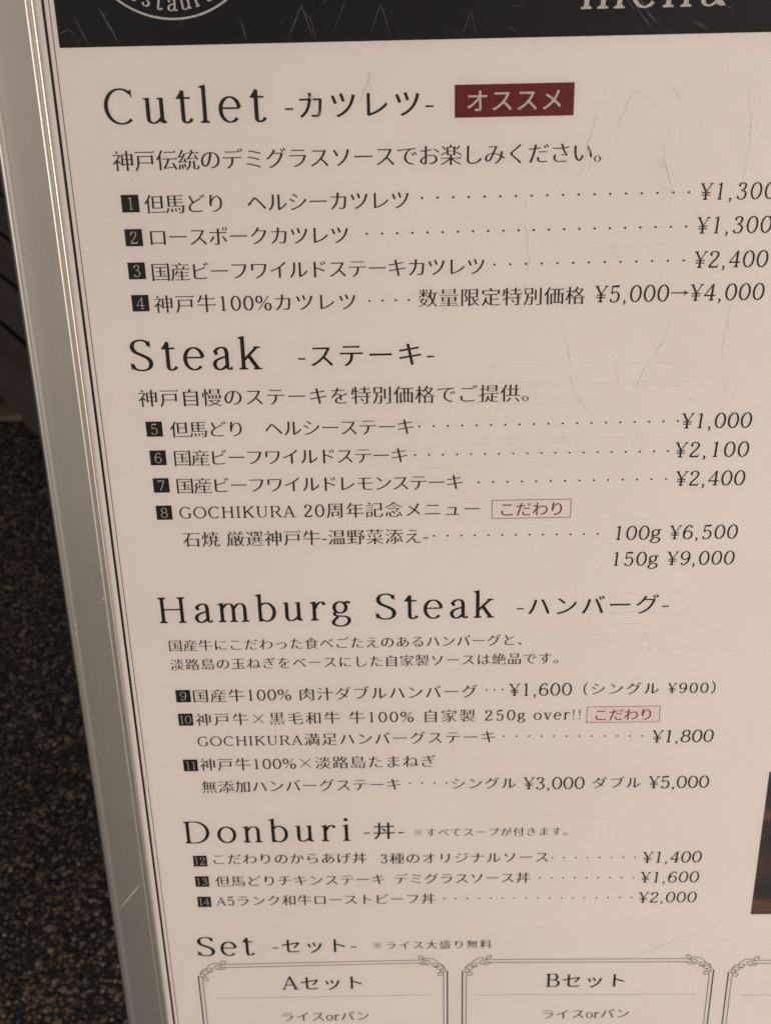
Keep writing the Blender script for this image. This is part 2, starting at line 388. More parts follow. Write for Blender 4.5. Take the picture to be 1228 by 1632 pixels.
def thin(P, sgn, a, b, kanji):
    n = len(P); E = []; Ln = []
    for i in range(n):
        d = P[(i + 1) % n] - P[i]; L = np.hypot(*d) + 1e-9; d = d / L; E.append(d); Ln.append(L)
    out = []
    for i in range(n):
        d1, d2 = E[i - 1], E[i]
        n1 = sgn * np.array((-d1[1], d1[0])); n2 = sgn * np.array((-d2[1], d2[0]))
        h1 = a * n1[0] ** 2 + b * n1[1] ** 2; h2 = a * n2[0] ** 2 + b * n2[1] ** 2
        det = n1[0] * n2[1] - n1[1] * n2[0]
        if abs(det) > .25: s = np.array(((h1 * n2[1] - h2 * n1[1]) / det, (n1[0] * h2 - n2[0] * h1) / det))
        else:
            m = n1 + n2; m = m / (np.hypot(*m) + 1e-9); s = m * (h1 + h2) / 2
        L = np.hypot(*s); mx = 2.2 * max(abs(a), abs(b))
        if L > mx: s = s * mx / L
        q = P[i] + s
        # outer corner between a long level top edge and an edge falling to the right of it: a Mincho shoulder
        top1 = n1[1] < -.97 and abs(n2[0]) > .9 and n2[0] < 0 and Ln[i - 1] > .16
        top2 = n2[1] < -.97 and abs(n1[0]) > .9 and n1[0] < 0 and Ln[i] > .16
        cvx = (d1[0] * d2[1] - d1[1] * d2[0]) * sgn > 0
        if kanji and cvx and (top1 or top2):
            tri = [q + np.array((-.075, 0)), q + np.array((-.03, .042)), q + np.array((.006, .004))]
            out += tri if top1 else tri[::-1]
        else: out.append(q)
    return out
CACHE = {}
def cjk(ch, style):
    a, b = {'K': (-.006, .0165), 'J': (-.009, .007), 'W': (-.008, -.002), 'R': (-.003, .004)}[style]
    key = (ch, a, b)
    if key in CACHE: return CACHE[key]
    kanji = 0x4e00 <= ord(ch) <= 0x9fff
    O = outlines(ch)
    if not O: CACHE[key] = ([], [], 0, 0); return CACHE[key]
    big = max(O, key=lambda P: abs(area2(P))); sg = 1 if area2(big) > 0 else -1
    cu = bpy.data.curves.new('o', 'CURVE'); cu.dimensions = '2D'; cu.fill_mode = 'BOTH'
    for P in O:
        Q = thin(P, sg, a, b, kanji)
        s = cu.splines.new('POLY'); s.points.add(len(Q) - 1); s.use_cyclic_u = True
        for k, q in enumerate(Q): s.points[k].co = (q[0], q[1], 0, 1)
    o = bpy.data.objects.new('o', cu); COL.objects.link(o)
    dg = bpy.context.evaluated_depsgraph_get(); dg.update()
    oe = o.evaluated_get(dg); me = oe.to_mesh()
    v = [(q.co.x, q.co.y) for q in me.vertices]; f = []
    for q in me.polygons:
        t = tuple(q.vertices)
        ar = area2([v[i] for i in t]); f.append(t if ar > 0 else t[::-1])
    oe.to_mesh_clear(); bpy.data.objects.remove(o); bpy.data.curves.remove(cu)
    xs = [q[0] for q in v]
    CACHE[key] = (v, f, min(xs), max(xs)); return CACHE[key]
def glyph(ch, style, T, H, lat):
    """-> parts [(verts, faces)], advance, ink left, ink right (em)"""
    if ch in ' ': return [], .30, 0, .30
    if ch == '　': return [], 1.0, 0, 1.0
    if ch in GL:
        fn, adv = GL[ch]; p = Pen(T, H); fn(p)
        k = lat / 1000.0
        sl = .06 if style == 'P' else 0.0
        parts = [([((x + y * sl) * k, y * k) for x, y in v], f) for v, f in p.parts]
        xs = [q[0] for v, f in parts for q in v]
        return parts, adv * k, min(xs), max(xs)
    v, f, a, b = cjk(ch, style if style in 'KJWR' else 'K')
    return [(v, f)], 1.0, a, b
def lay(text, style, em, L=None):
    T, H = {'L': (81, 35), 'K': (88, 46), 'P': (82, 44), 'D': (80, 44), 'J': (92, 44), 'W': (80, 40), 'R': (70, 36), 'E': (92, 40), 'M': (78, 32), 'N': (56, 34)}[style]
    x = 0; items = []; first = last = None
    for ch in text:
        lat = 1.0
        if style == 'K': lat = 1.05 if ch.isdigit() or ch in '%¥' else (1.0 if ch in '×※→' else .98)
        if style == 'J' and ch in 'AB': lat = 1.18
        parts, adv, a, b = glyph(ch, style, T, H, lat)
        items.append((parts, x)); 
        if first is None: first = a
        last = x + b; x += adv
    n = len(text)
    tr = ((L / em) - (last - first)) / max(1, n - 1) if L is not None else 0
    out = []
    for i, (parts, x0) in enumerate(items):
        for v, f in parts: out.append(([((px + x0 + tr * i - first) * em, py * em) for px, py in v], f))
    return out, tr
def put(M, parts, x, y, ang, z=.10, mi=0, shift=(0, 0)):
    c, s = math.cos(math.radians(ang)), math.sin(math.radians(ang))
    for k, (v, f) in enumerate(parts):
        zz = z + .012 * (k % 5)
        M.add([(x + (px + shift[0]) * c - (py + shift[1]) * s, y + (px + shift[0]) * s + (py + shift[1]) * c, zz) for px, py in v], f, mi)

# measured layout of the printed sheet, millimetres in the board frame: kind, style, text, x, baseline, tilt (deg), ink length, em
ROWS = [
('heading','L','Cutlet',-129.48,210.19,-0.55,77.38,23.52),
('heading_translation','J','-カツレツ-',-43.10,211.73,-0.15,70.75,14.20),
('badge_text','W','オススメ',43.64,213.13,0.08,44.69,11.40),
('description','K','神戸伝統のデミグラスソースでお楽しみください。',-128.16,188.63,-0.21,236.66,10.90),
('menu_item','K','但馬どり　ヘルシーカツレツ',-114.91,167.55,-0.23,130.10,10.40),
('price','P','¥1,300',157.77,168.05,-0.29,37.04,11.66),
('menu_item','K','ロースポークカツレツ',-113.76,151.19,-0.73,98.56,10.40),
('price','P','¥1,300',157.58,151.27,-0.30,37.03,11.93),
('menu_item','K','国産ビーフワイルドステーキカツレツ',-114.70,133.33,-0.12,167.39,10.40),
('price','P','¥2,400',157.65,133.90,-0.37,36.88,12.12),
('menu_item','K','神戸牛100%カツレツ',-115.26,116.55,-0.41,102.67,10.40),
('special_price','K','数量限定特別価格',19.42,117.08,-0.17,84.24,10.40),
('special_price','P','¥5,000→¥4,000',108.87,116.94,-0.25,85.55,12.38),
('heading','L','Steak',-130.67,84.65,-0.40,68.29,24.37),
('heading_translation','J','-ステーキ-',-43.42,85.83,-0.05,70.62,14.20),
('description','K','神戸自慢のステーキを特別価格でご提供。',-128.70,65.20,-0.43,205.41,10.90),
('menu_item','K','但馬どり　ヘルシーステーキ',-113.62,47.21,-0.42,129.64,10.40),
('price','P','¥1,000',158.07,46.56,-0.34,37.16,12.39),
('menu_item','K','国産ビーフワイルドステーキ',-113.02,30.56,-0.38,125.43,10.40),
('price','P','¥2,100',155.87,29.73,-0.36,39.47,12.65),
('menu_item','K','国産ビーフワイルドレモンステーキ',-113.15,14.03,-0.30,155.32,10.40),
('price','P','¥2,400',157.48,12.84,-0.41,37.48,12.49),
('menu_item','K','GOCHIKURA 20周年記念メニュー',-113.23,-1.89,-0.50,164.70,10.20),
('label_text','R','こだわり',63.46,-3.16,-0.29,33.17,9.40),
('menu_item','K','石焼 厳選神戸牛-温野菜添え-',-112.84,-18.95,-0.18,136.12,10.40),
('price','P','100g ¥6,500',127.34,-19.75,-0.41,66.79,12.32),
('price','P','150g ¥9,000',126.92,-36.06,-0.39,66.96,12.28),
('heading','L','Hamburg Steak',-130.75,-68.85,0.17,191.33,24.22),
('heading_translation','J','-ハンバーグ-',73.49,-66.81,0.18,86.21,14.20),
('description','K','国産牛にこだわった食べごたえのあるハンバーグと、',-127.13,-87.44,0.22,203.89,8.60),
('description','K','淡路島の玉ねぎをベースにした自家製ソースは絶品です。',-127.52,-100.44,0.29,225.73,8.60),
('menu_item','K','国産牛100% 肉汁ダブルハンバーグ',-116.15,-123.17,0.32,167.51,10.20),
('price','D','¥1,600',69.95,-122.52,-0.33,36.94,12.32),
('price','K','（シングル ¥900）',113.69,-121.97,-0.43,77.34,9.60),
('menu_item','K','神戸牛×黒毛和牛 牛100% 自家製 250g over!!',-116.06,-139.99,0.08,228.78,10.00),
('label_text','R','こだわり',121.73,-140.45,0.02,32.79,9.40),
('menu_item','K','GOCHIKURA満足ハンバーグステーキ',-116.37,-155.54,0.08,178.58,10.00),
('price','P','¥1,800',156.27,-157.71,0.22,36.71,12.83),
('menu_item','K','神戸牛100%×淡路島たまねぎ',-116.38,-173.32,0.37,143.03,10.20),
('menu_item','K','無添加ハンバーグステーキ',-116.66,-190.18,0.17,121.67,10.20),
('price','K','シングル',36.61,-189.92,-0.28,38.96,9.80),
('price','D','¥3,000',79.99,-191.33,-0.61,37.39,12.96),
('price','K','ダブル',122.34,-190.81,-0.42,29.27,9.80),
('price','D','¥5,000',156.24,-191.83,-0.24,36.94,12.98),
('heading','L','Donburi',-130.61,-230.18,0.38,103.60,24.78),
('heading_translation','J','-丼-',-18.40,-227.59,0.41,25.01,14.20),
('note','K','※すべてスープが付きます。',13.30,-226.63,-0.48,95.05,7.40),
('menu_item','K','こだわりのからあげ丼',-114.09,-246.91,-0.43,96.68,9.70),
('menu_item','K','3種のオリジナルソース',-8.37,-247.99,-0.39,105.41,9.70),
('price','P','¥1,400',156.55,-250.57,-0.16,37.16,12.74),
('menu_item','K','但馬どりチキンステーキ',-114.30,-265.03,0.03,107.84,9.70),
('menu_item','K','デミグラスソース丼',-0.11,-264.87,-0.18,86.21,9.70),
('price','P','¥1,600',156.23,-266.80,-0.22,37.12,12.59),
('menu_item','K','A5ランク和牛ローストビーフ丼',-115.09,-281.43,-0.07,140.81,9.70),
('price','P','¥2,000',156.10,-283.52,-0.11,37.09,12.44),
('heading','L','Set',-130.77,-325.20,0.79,37.71,23.84),
('heading_translation','J','-セット-',-81.14,-322.52,0.24,54.98,14.20),
('note','K','※ライス大盛り無料',-14.85,-320.50,0.11,77.39,8.00),
('set_name','J','Aセット',-77.04,-355.95,0.46,53.53,14.20),
('set_choice','K','ライスorパン',-78.30,-384.94,0.28,58.57,9.90),
('set_name','J','Bセット',99.24,-356.17,-0.14,52.03,14.20),
('set_choice','K','ライスorパン',97.52,-385.14,-0.06,58.30,9.90),
]
DOTS = [
(21.69,171.84,152.28,172.03,18),
(-5.79,154.61,152.21,155.11,22),
(57.73,137.73,152.40,137.92,13),
(-5.52,120.12,14.57,120.14,4),
(19.09,50.50,156.07,50.94,19),
(16.62,33.90,152.15,33.57,19),
(51.01,17.11,152.23,17.13,14),
(26.59,-15.22,116.96,-15.74,13),
(56.80,-117.93,66.17,-117.87,3),
(67.53,-151.35,150.25,-152.61,12),
(10.80,-185.37,33.17,-185.57,4),
(99.65,-245.47,151.81,-245.93,8),
(92.31,-261.71,151.64,-262.52,9),
(31.45,-277.94,151.61,-279.04,17),
]
BADGES = [
(1,-121.90,172.04),
(2,-121.96,155.05),
(3,-122.25,138.11),
(4,-122.16,121.23),
(5,-122.07,51.67),
(6,-121.70,34.91),
(7,-121.61,18.45),
(8,-121.59,1.88),
(9,-122.08,-119.22),
(10,-122.12,-136.02),
(11,-122.14,-169.71),
(12,-122.65,-244.52),
(13,-122.82,-261.32),
(14,-122.79,-278.30),
]

# ------------------------------------------------------------------ the menu stand
stand = empty('menu_stand', BOARD)
stand['label'] = 'silver framed freestanding menu board with a printed price list behind scratched clear film'
stand['category'] = 'menu board'
XL, XR, YT, YB = -156.3, 572.0, 425.0, -605.0        # opening of the frame = visible sheet
back = mesh_obj('back_panel', *box(XL - 20, YB - 20, -14, XR + 20, YT + 20, -1.2), BACK, stand)

# snap-frame profile: u outward from the opening, z out of the sheet
PROF = [(0.0, .35), (0.0, 1.3), (.35, 1.75), (1.0, 1.95), (1.7, 1.95), (2.4, 1.85), (2.75, 1.95), (2.85, 2.5), (3.05, 2.85), (3.5, 3.0), (4.3, 3.08), (8, 3.5), (14, 4.2), (20, 4.6), (20.8, 4.62), (21.4, 4.72), (22.3, 5.0), (23.2, 5.2), (24.0, 5.24), (24.9, 4.95), (25.9, 3.9), (26.5, 2.6), (26.8, .6), (26.8, -15), (0.5, -15)]
def rail(name, side):
    M = Mesh(); v = []; n = len(PROF)
    cuts = 24
    for k in range(cuts + 1):
        t = k / cuts
        for u, z in PROF:
            if side in 'lr':
                y = (YB - u) + (YT - YB + 2 * u) * t; x = XL - u if side == 'l' else XR + u
            else:
                x = (XL - u) + (XR - XL + 2 * u) * t; y = YB - u if side == 'b' else YT + u
            v.append((x, y, z))
    f = [(k * n + i, k * n + (i + 1) % n, (k + 1) * n + (i + 1) % n, (k + 1) * n + i) for k in range(cuts) for i in range(n)]
    f += [tuple(range(n)), tuple(range(cuts * n, cuts * n + n))[::-1]]
    if side in 'rb' : f = [q[::-1] for q in f]
    M.add(v, f)
    o = M.build(name, ALU, stand)
    import bmesh
    bm = bmesh.new(); bm.from_mesh(o.data); bmesh.ops.recalc_face_normals(bm, faces=bm.faces)
    for e in bm.edges:
        e.smooth = e.calc_face_angle(0) < math.radians(50)
    for q in bm.faces: q.smooth = len(q.verts) == 4
    bm.to_mesh(o.data); bm.free()
    return o
rl = rail('frame_rail', 'l'); rail('frame_rail', 'r'); rail('frame_rail', 't'); rail('frame_rail', 'b')
# nicks and a long scratch in the left rail
def zface(u):
    for (a, z0), (b, z1) in zip(PROF, PROF[1:]):
        if a <= u <= b and u > 2.6: return z0 + (z1 - z0) * (u - a) / (b - a)
    return 4.6
M = Mesh(); rnd = random.Random(3)
def nick(x, y, r):
    u = XL - x; z = zface(u) + .06; k = rnd.uniform(.5, 1.6); a0 = rnd.uniform(0, 3)
    M.add([(x + r * rnd.uniform(.5, 1) * math.cos(a0 + i * 1.05) * k, y + r * rnd.uniform(.5, 1.1) * math.sin(a0 + i * 1.05), z + .02) for i in range(6)], [tuple(range(6))])
for i in range(34):
    nick(XL - rnd.choice([rnd.uniform(3.6, 7), rnd.uniform(4, 22)]), rnd.uniform(-400, 60) if i > 6 else rnd.uniform(60, 260), rnd.uniform(.12, .42))
for x, y in ((-160.0, -32), (-160.6, -50), (-178, -66), (-178.6, -72), (-178, -90), (-160.5, -64), (-160, -68)): nick(x, y, .55)
M.build('paint_chip', CHIPW, rl)['kind'] = 'stuff'
def ribbon(M, pts, w, z, h=0.0, taper=True):
    """a raised crease: roof-shaped strip following pts"""
    n = len(pts); v = []; f = []
    for i, (x, y) in enumerate(pts):
        a = pts[max(0, i - 1)]; b = pts[min(n - 1, i + 1)]; dx, dy = b[0] - a[0], b[1] - a[1]; L = math.hypot(dx, dy) + 1e-9
        k = (min(1, (i + .15) / (n * .25), (n - i - .85) / (n * .25)) if taper else 1) * w / 2
        zz = z(x, y) if callable(z) else z
        v += [(x - dy / L * k, y + dx / L * k, zz), (x, y, zz + h * k * 2 / w), (x + dy / L * k, y - dx / L * k, zz)]
    for i in range(n - 1):
        for j in (0, 1): f.append((3 * i + j, 3 * i + j + 1, 3 * i + j + 4, 3 * i + j + 3))
    M.add(v, f)
def wander(pts, step=3.0, amp=.25, rnd=rnd):
    out = []
    for i in range(len(pts) - 1):
        (x0, y0), (x1, y1) = pts[i], pts[i + 1]; L = math.hypot(x1 - x0, y1 - y0); m = max(1, int(L / step))
        for k in range(m): out.append((x0 + (x1 - x0) * k / m + rnd.uniform(-amp, amp), y0 + (y1 - y0) * k / m + rnd.uniform(-amp, amp)))
    out.append(pts[-1]); return out
M = Mesh(); ribbon(M, wander([(-177.5, -279.5), (-172, -273), (-165, -264), (-160.6, -259)], 2, .1), .45, lambda x, y: zface(XL - x) + .05, .05)
M.build('scratch', CHIPW, rl)

# rear leg of the A-shaped stand and the feet of the front frame, built in the board's frame
wi = BOARD.inverted()
def strut(name, a, b, w, parent):
    """square tube between two world points"""
    A, B = wi @ Vector(a), wi @ Vector(b); d = (B - A).normalized(); s = Vector((1, 0, 0)); 
    if abs(d.dot(s)) > .9: s = Vector((0, 1, 0))
    t = d.cross(s).normalized(); s = t.cross(d).normalized(); v = []
    for P in (A, B):
        for i, j in ((-1, -1), (1, -1), (1, 1), (-1, 1)): v.append(tuple((P + s * i * w / 2 + t * j * w / 2) * 1000))
    return mesh_obj(name, v, [(0, 1, 2, 3), (7, 6, 5, 4), (0, 4, 5, 1), (1, 5, 6, 2), (2, 6, 7, 3), (3, 7, 4, 0)], ALU, parent)
def wp(x, y, z): return tuple(BOARD @ Vector((x * MM, y * MM, z * MM)))
for x in (XL - 14, XR + 14):
    top = wp(x, YB - 25, -7); k = (top[2]) / math.cos(LEAN)
    strut('foot', top, wp(x, YB - 25 - k * 1000 + 1, -7), .022, stand)
for x in (XL - 10, XR + 10):
    t = wp(x, YT, -30); strut('rear_leg', t, (t[0], t[1] + .36, .002), .022, stand)
strut('rear_brace', (XL * MM, .37, .30), (XR * MM, .37, .30), .018, stand)

# printed sheet
sheet = Mesh(); nx, ny = 40, 56
sheet.add([(XL - 2 + (XR - XL + 4) * i / nx, YB - 2 + (YT - YB + 4) * j / ny, 0) for j in range(ny + 1) for i in range(nx + 1)],
          [(j * (nx + 1) + i, j * (nx + 1) + i + 1, (j + 1) * (nx + 1) + i + 1, (j + 1) * (nx + 1) + i) for j in range(ny) for i in range(nx)])
poster = sheet.build('poster', PAPER, stand)
poster['label'] = 'off white printed menu sheet with black serif headings, numbered dishes and prices'
def rect(name, x0, y0, x1, y1, m, z=.05): return mesh_obj(name, quad(x0, y0, x1, y1, z), [(0, 1, 2, 3)], m, poster)
rect('header_band', -147.1, 245.5, XR - 9.4, YT - 9.4, BAND)
# border rules: one thick, one hairline
def frame_rule(name, d, w, m):
    M = Mesh(); a, b, c, e = XL + d, XR - d, YB + d, YT - d; z = .05
    for q in (quad(a, c, a + w, e, z), quad(b - w, c, b, e, z), quad(a + w, c, b - w, c + w, z), quad(a + w, e - w, b - w, e, z)): M.add(q, [(0, 1, 2, 3)])
    return M.build(name, m, poster)
frame_rule('border_rule', 3.3, 1.35, INK); frame_rule('border_rule', 6.6, .42, BROWN)

for name, st, text, x, y, ang, L, em in ROWS:
    M = Mesh(); parts, tr = lay(text, st, em, L)
    print('TRACK', text, em, round(tr, 3))
    mi = 0
    put(M, parts, x, y, ang * .6)
    ink = {'W': WHITE, 'R': REDTEXT}.get(st, INK)
    if name in ('note', 'set_choice'): ink = GREY
    M.build(name, ink, poster)
for x0, y0, x1, y1, n in DOTS:
    M = Mesh(); r = .58
    for k in range(n):
        t = k / (n - 1); cx = x0 + (x1 - x0) * t; cy = y0 + (y1 - y0) * t
        M.add([(cx + r * math.cos(i * math.pi / 5), cy + r * math.sin(i * math.pi / 5), .1) for i in range(10)], [tuple(range(10))])
    M.build('dot_leader', INK, poster)
for n, cx, cy in BADGES:
    b = rect('number_badge', cx - 4.35, cy - 4.35, cx + 4.35, cy + 4.35, INK)
    M = Mesh(); s = str(n); em = 8.7 if n < 10 else 8.2
    parts, _ = lay(s, 'N', em, None if n < 10 else (5.2 if n == 11 else 6.6))
    xs = [q[0] for v, f in parts for q in v]
    put(M, parts, cx - (min(xs) + max(xs)) / 2, cy - .35 * em, 0, .12)
    # figures are knocked out of the badge's black: joined to it as one print
    me = b.data; o = M.build('badge_figure', DIMWHITE, poster)
# recommendation badge and two outlined labels
rect('recommended_badge', 37.7, 209.8, 94.35, 225.0, RED)
def outline(name, x0, y0, x1, y1, w, m, fill=None):
    M = Mesh(); z = .06
    for q in (quad(x0, y0, x0 + w, y1, z), quad(x1 - w, y0, x1, y1, z), quad(x0 + w, y0, x1 - w, y0 + w, z), quad(x0 + w, y1 - w, x1 - w, y1, z)): M.add(q, [(0, 1, 2, 3)])
    if fill: M.add(quad(x0 + w, y0 + w, x1 - w, y1 - w, .03), [(0, 1, 2, 3)], 1)
    return M.build(name, [m, fill] if fill else m, poster)
outline('label_box', 58.2, -5.3, 101.6, 6.15, .35, REDTEXT)
outline('label_box', 116.3, -142.6, 159.8, -130.9, .35, REDTEXT, PINK)

# header: ring emblem with lettering on the arc, and the word at the right
CX, R_ = -91.9, 42.5; CY = 256.7 + R_
def ringmesh(name, r0, r1, m):
    M = Mesh(); n = 160
    M.add([(CX + r * math.cos(2 * math.pi * i / n), CY + r * math.sin(2 * math.pi * i / n), .1) for r in (r0, r1) for i in range(n)],
          [(i, (i + 1) % n, n + (i + 1) % n, n + i) for i in range(n)])
    return M.build(name, m, poster)
ringmesh('emblem_ring', R_ - .95, R_, WHITE); ringmesh('emblem_ring', R_ - 15.2, R_ - 14.7, WHITE)
M = Mesh(); word = 'restaurant'; rb = R_ - 4.0; step = 9.6
for i, ch in enumerate(word):
    th = -90 + (i - 4.1) * step
    parts, _ = lay(ch, 'E', 10.6); xs = [q[0] for v, f in parts for q in v]
    c, s = math.cos(math.radians(th)), math.sin(math.radians(th))
    put(M, parts, CX + c * rb, CY + s * rb, th + 90, .12, shift=(-(min(xs) + max(xs)) / 2, 0))
M.build('emblem_lettering', WHITE, poster)
M = Mesh(); parts, _ = lay('menu', 'M', 28.0, 66.5)
parts = [([(px + py * .06, py) for px, py in v], f) for v, f in parts]
put(M, parts, 95.5, 257.4, 0, .12); M.build('header_word', WHITE, poster)

# set boxes with scrolled corners
def polyribbon(M, pts, w, z=.1):
    n = len(pts); v = []
    for i, (x, y) in enumerate(pts):
        a = pts[max(0, i - 1)]; b = pts[min(n - 1, i + 1)]; dx, dy = b[0] - a[0], b[1] - a[1]; L = math.hypot(dx, dy) + 1e-9
        v += [(x - dy / L * w / 2, y + dx / L * w / 2, z), (x + dy / L * w / 2, y - dx / L * w / 2, z)]
    M.add(v, [(2 * i, 2 * i + 1, 2 * i + 3, 2 * i + 2) for i in range(n - 1)])
def cr(P, m=7):
    out = []
    for i in range(len(P) - 1):
        p0 = P[max(0, i - 1)]; p1 = P[i]; p2 = P[i + 1]; p3 = P[min(len(P) - 1, i + 2)]
        for k in range(m):
            t = k / m
            out.append(tuple(.5 * (2 * p1[a] + (-p0[a] + p2[a]) * t + (2 * p0[a] - 5 * p1[a] + 4 * p2[a] - p3[a]) * t * t + (-p0[a] + 3 * p1[a] - 3 * p2[a] + p3[a]) * t ** 3) for a in (0, 1)))
    return out + [P[-1]]
SCROLL = [  # top-left corner, u right from the outer left rule, w down from the outer top rule (mm)
    [(19, 0), (16.5, -.1), (15.9, -2.2), (17.2, -3.6), (19.0, -3.0), (18.6, -1.4), (17.2, -1.8)],
    [(19, 2.6), (15.5, 4.6), (12.2, 3.9), (11.6, 1.6), (13.6, .4), (15.3, 1.9), (14.2, 3.4), (12.9, 2.6)],
    [(17, 1.2), (14, -1.2), (9.8, -.8), (6.8, 2.0), (6.2, 4.8), (8.2, 5.9), (10.2, 4.6), (9.2, 2.9), (7.6, 3.7)],
    [(9.5, 6.4), (6.4, 6.6), (3.4, 5.4), (2.6, 7.4), (4.4, 9.0), (6.8, 8.0), (6.2, 6.2)],
    [(6.2, 3.2), (3.8, 4.4), (1.6, 8.0), (2.0, 11.0), (4.4, 10.6), (4.6, 8.8), (2.8, 8.6)],
    [(2.8, 10.4), (3.0, 13.0), (5.2, 14.2), (6.6, 12.6), (5.4, 11.2), (4.4, 12.4)],
]
def set_box(x0, x1, yt, yb, ytr=None):
    M = Mesh(); ytr = yt if ytr is None else ytr
    top = lambda x: yt + (ytr - yt) * (x - x0) / (x1 - x0)
    polyribbon(M, [(x0 + 19, top(x0 + 19)), (x1 - 19, top(x1 - 19))], .42); polyribbon(M, [(x0 + 15, top(x0) - 2.7), (x1 - 15, top(x1) - 2.7)], .42)
    for y in (yb, yb + 2.7): polyribbon(M, [(x0 + 15, y), (x1 - 15, y)], .42)
    for xa, sg in ((x0, 1), (x1, -1)):
        polyribbon(M, [(xa, top(xa) - 9.8), (xa, yb + 10)], .85); polyribbon(M, [(xa + sg * 2.6, top(xa) - 13.5), (xa + sg * 2.6, yb + 13)], .42)
        for y0, sy in ((top(xa), -1), (yb, 1)):
            for c in SCROLL:
                polyribbon(M, [(xa + sg * u, y0 + sy * w) for u, w in cr(c)], .42, .12)
    return M.build('set_box_border', GREY, poster)
set_box(-132.2, 33.5, -332.9, -470, -330.6); set_box(43.5, 209.6, -330.9, -470, -332.4); set_box(219.6, 386, -334.6, -470)
def dotrule(x0, x1, y0, y1):
    M = Mesh(); n = int((x1 - x0) / 1.85)
    for k in range(n + 1):
        t = k / n; cx = x0 + (x1 - x0) * t; cy = y0 + (y1 - y0) * t; r = .36
        M.add([(cx + r * math.cos(i * math.pi / 3), cy + r * math.sin(i * math.pi / 3), .1) for i in range(6)], [tuple(range(6))])
    M.build('dotted_rule', GREY, poster)
dotrule(-121.9, 22.7, -363.4, -362.3); dotrule(53.9, 198.6, -362.8, -364.4); dotrule(230.3, 375, -366, -366)

# printed food photograph at the right edge
mesh_obj('food_picture', quad(229.1, -294.5, 392, -180.5, .06), [(0, 1, 2, 3)], PHOTO, poster)

# ------------------------------------------------------------------ clear film over the sheet, with creases and scratches
film = mesh_obj('cover_film', quad(XL - 1, YB - 1, XR + 1, YT + 1, .9), [(0, 1, 2, 3)], COVER, stand)
film['label'] = 'scuffed transparent film covering the printed sheet'
S = Mesh(); rs = random.Random(11); Z = .95
def crease(pts, w=.42, h=.11, amp=.35): ribbon(S, wander(pts, 3.0, amp, rs), w, Z, h)
# long level creases beside the dishes of the second list
for k in range(22):
    y = rs.uniform(-30, 112); x = rs.uniform(-40, 60); L = rs.uniform(50, 150); d = rs.uniform(-7, 5)
    crease([(x, y), (x + L * .3, y + d * .6 + 1), (x + L * .65, y + d + 1), (x + L, y + d * .4)], rs.uniform(.25, .4), rs.uniform(.03, .06))
for k in range(16):
    y = rs.uniform(-95, -55); x = rs.uniform(95, 150); L = rs.uniform(20, 70)
    crease([(x, y), (x + L * .5, y + rs.uniform(-1, 2)), (x + L, y + rs.uniform(-3, 3))], .35, .07)
crease([(120, -62), (128, -56), (134, -53.5), (146, -56), (158, -62), (170, -66)], .55, .12)
# wispy upright creases
for pts in ([(112, 196), (117, 205), (123, 220), (131, 216), (134, 208)], [(99, 180), (103, 196), (107, 214), (112, 226)], [(140, 225), (146, 214), (141, 208)], [(143, 206), (139, 190), (144, 176), (148, 168)],
            [(74, 178), (73, 160), (76, 140), (71, 118), (76, 100)], [(92, 110), (98, 90), (100, 70), (108, 58), (118, 50)], [(150, 112), (146, 96), (138, 82), (132, 66)], [(118, 96), (124, 76), (132, 58), (126, 52)],
            [(176, 230), (180, 200), (178, 170)], [(180, 120), (176, 90), (182, 60)], [(-2, 220), (-1, 232), (-8, 214)], [(-30, 200), (-27, 214), (-34, 226)], [(-150, -170), (-147, -150), (-150, -196)]):
    crease(pts, .38, .09, .6)
    crease([(x + rs.uniform(-1, 1), y) for x, y in pts], 1.0, .05, .8)
for k in range(26):   # tangle of short marks like rubbed-off pencil
    x, y = rs.gauss(140, 7), rs.gauss(178, 16)
    crease([(x, y), (x + rs.uniform(-7, 9), y + rs.uniform(-5, 5)), (x + rs.uniform(-4, 14), y + rs.uniform(-7, 6))], .32, .08, .5)
for k in range(14):
    x, y = rs.gauss(120, 14), rs.gauss(147, 3)
    crease([(x, y), (x + rs.uniform(8, 26), y + rs.uniform(-1.5, 1.5))], .3, .08, .3)
for k in range(150):
    x, y = rs.uniform(-150, 240), rs.uniform(-395, 236); a = rs.uniform(0, math.pi); L = rs.expovariate(1 / 7) + 2; b = rs.uniform(-.5, .5)
    crease([(x, y), (x + L * .5 * math.cos(a), y + L * .5 * math.sin(a)), (x + L * .5 * math.cos(a) + L * .5 * math.cos(a + b), y + L * .5 * math.sin(a) + L * .5 * math.sin(a + b))], rs.uniform(.22, .4), rs.uniform(.04, .1), .2)
# lower right: long oblique crease and soft dents
crease([(226, -293), (205, -303), (180, -318), (150, -334), (128, -348)], .8, .12); crease([(232, -289), (222, -295)], .7, .14)
crease([(118, -352), (128, -362), (134, -372), (140, -390)], .6, .14); crease([(60, -300), (90, -304), (120, -300)], .5, .08)
crease([(70, -210), (100, -212), (150, -216)], .5, .1); crease([(88, -206), (96, -200), (100, -192), (112, -187), (124, -190), (136, -198), (146, -210)], .4, .09, .6)
crease([(86, -222), (90, -240), (100, -248), (130, -250)], .4, .08); crease([(-112, -344), (-104, -352), (-96, -366), (-84, -384)], .4, .08)
S.build('creases', SCR, film)['kind'] = 'stuff'
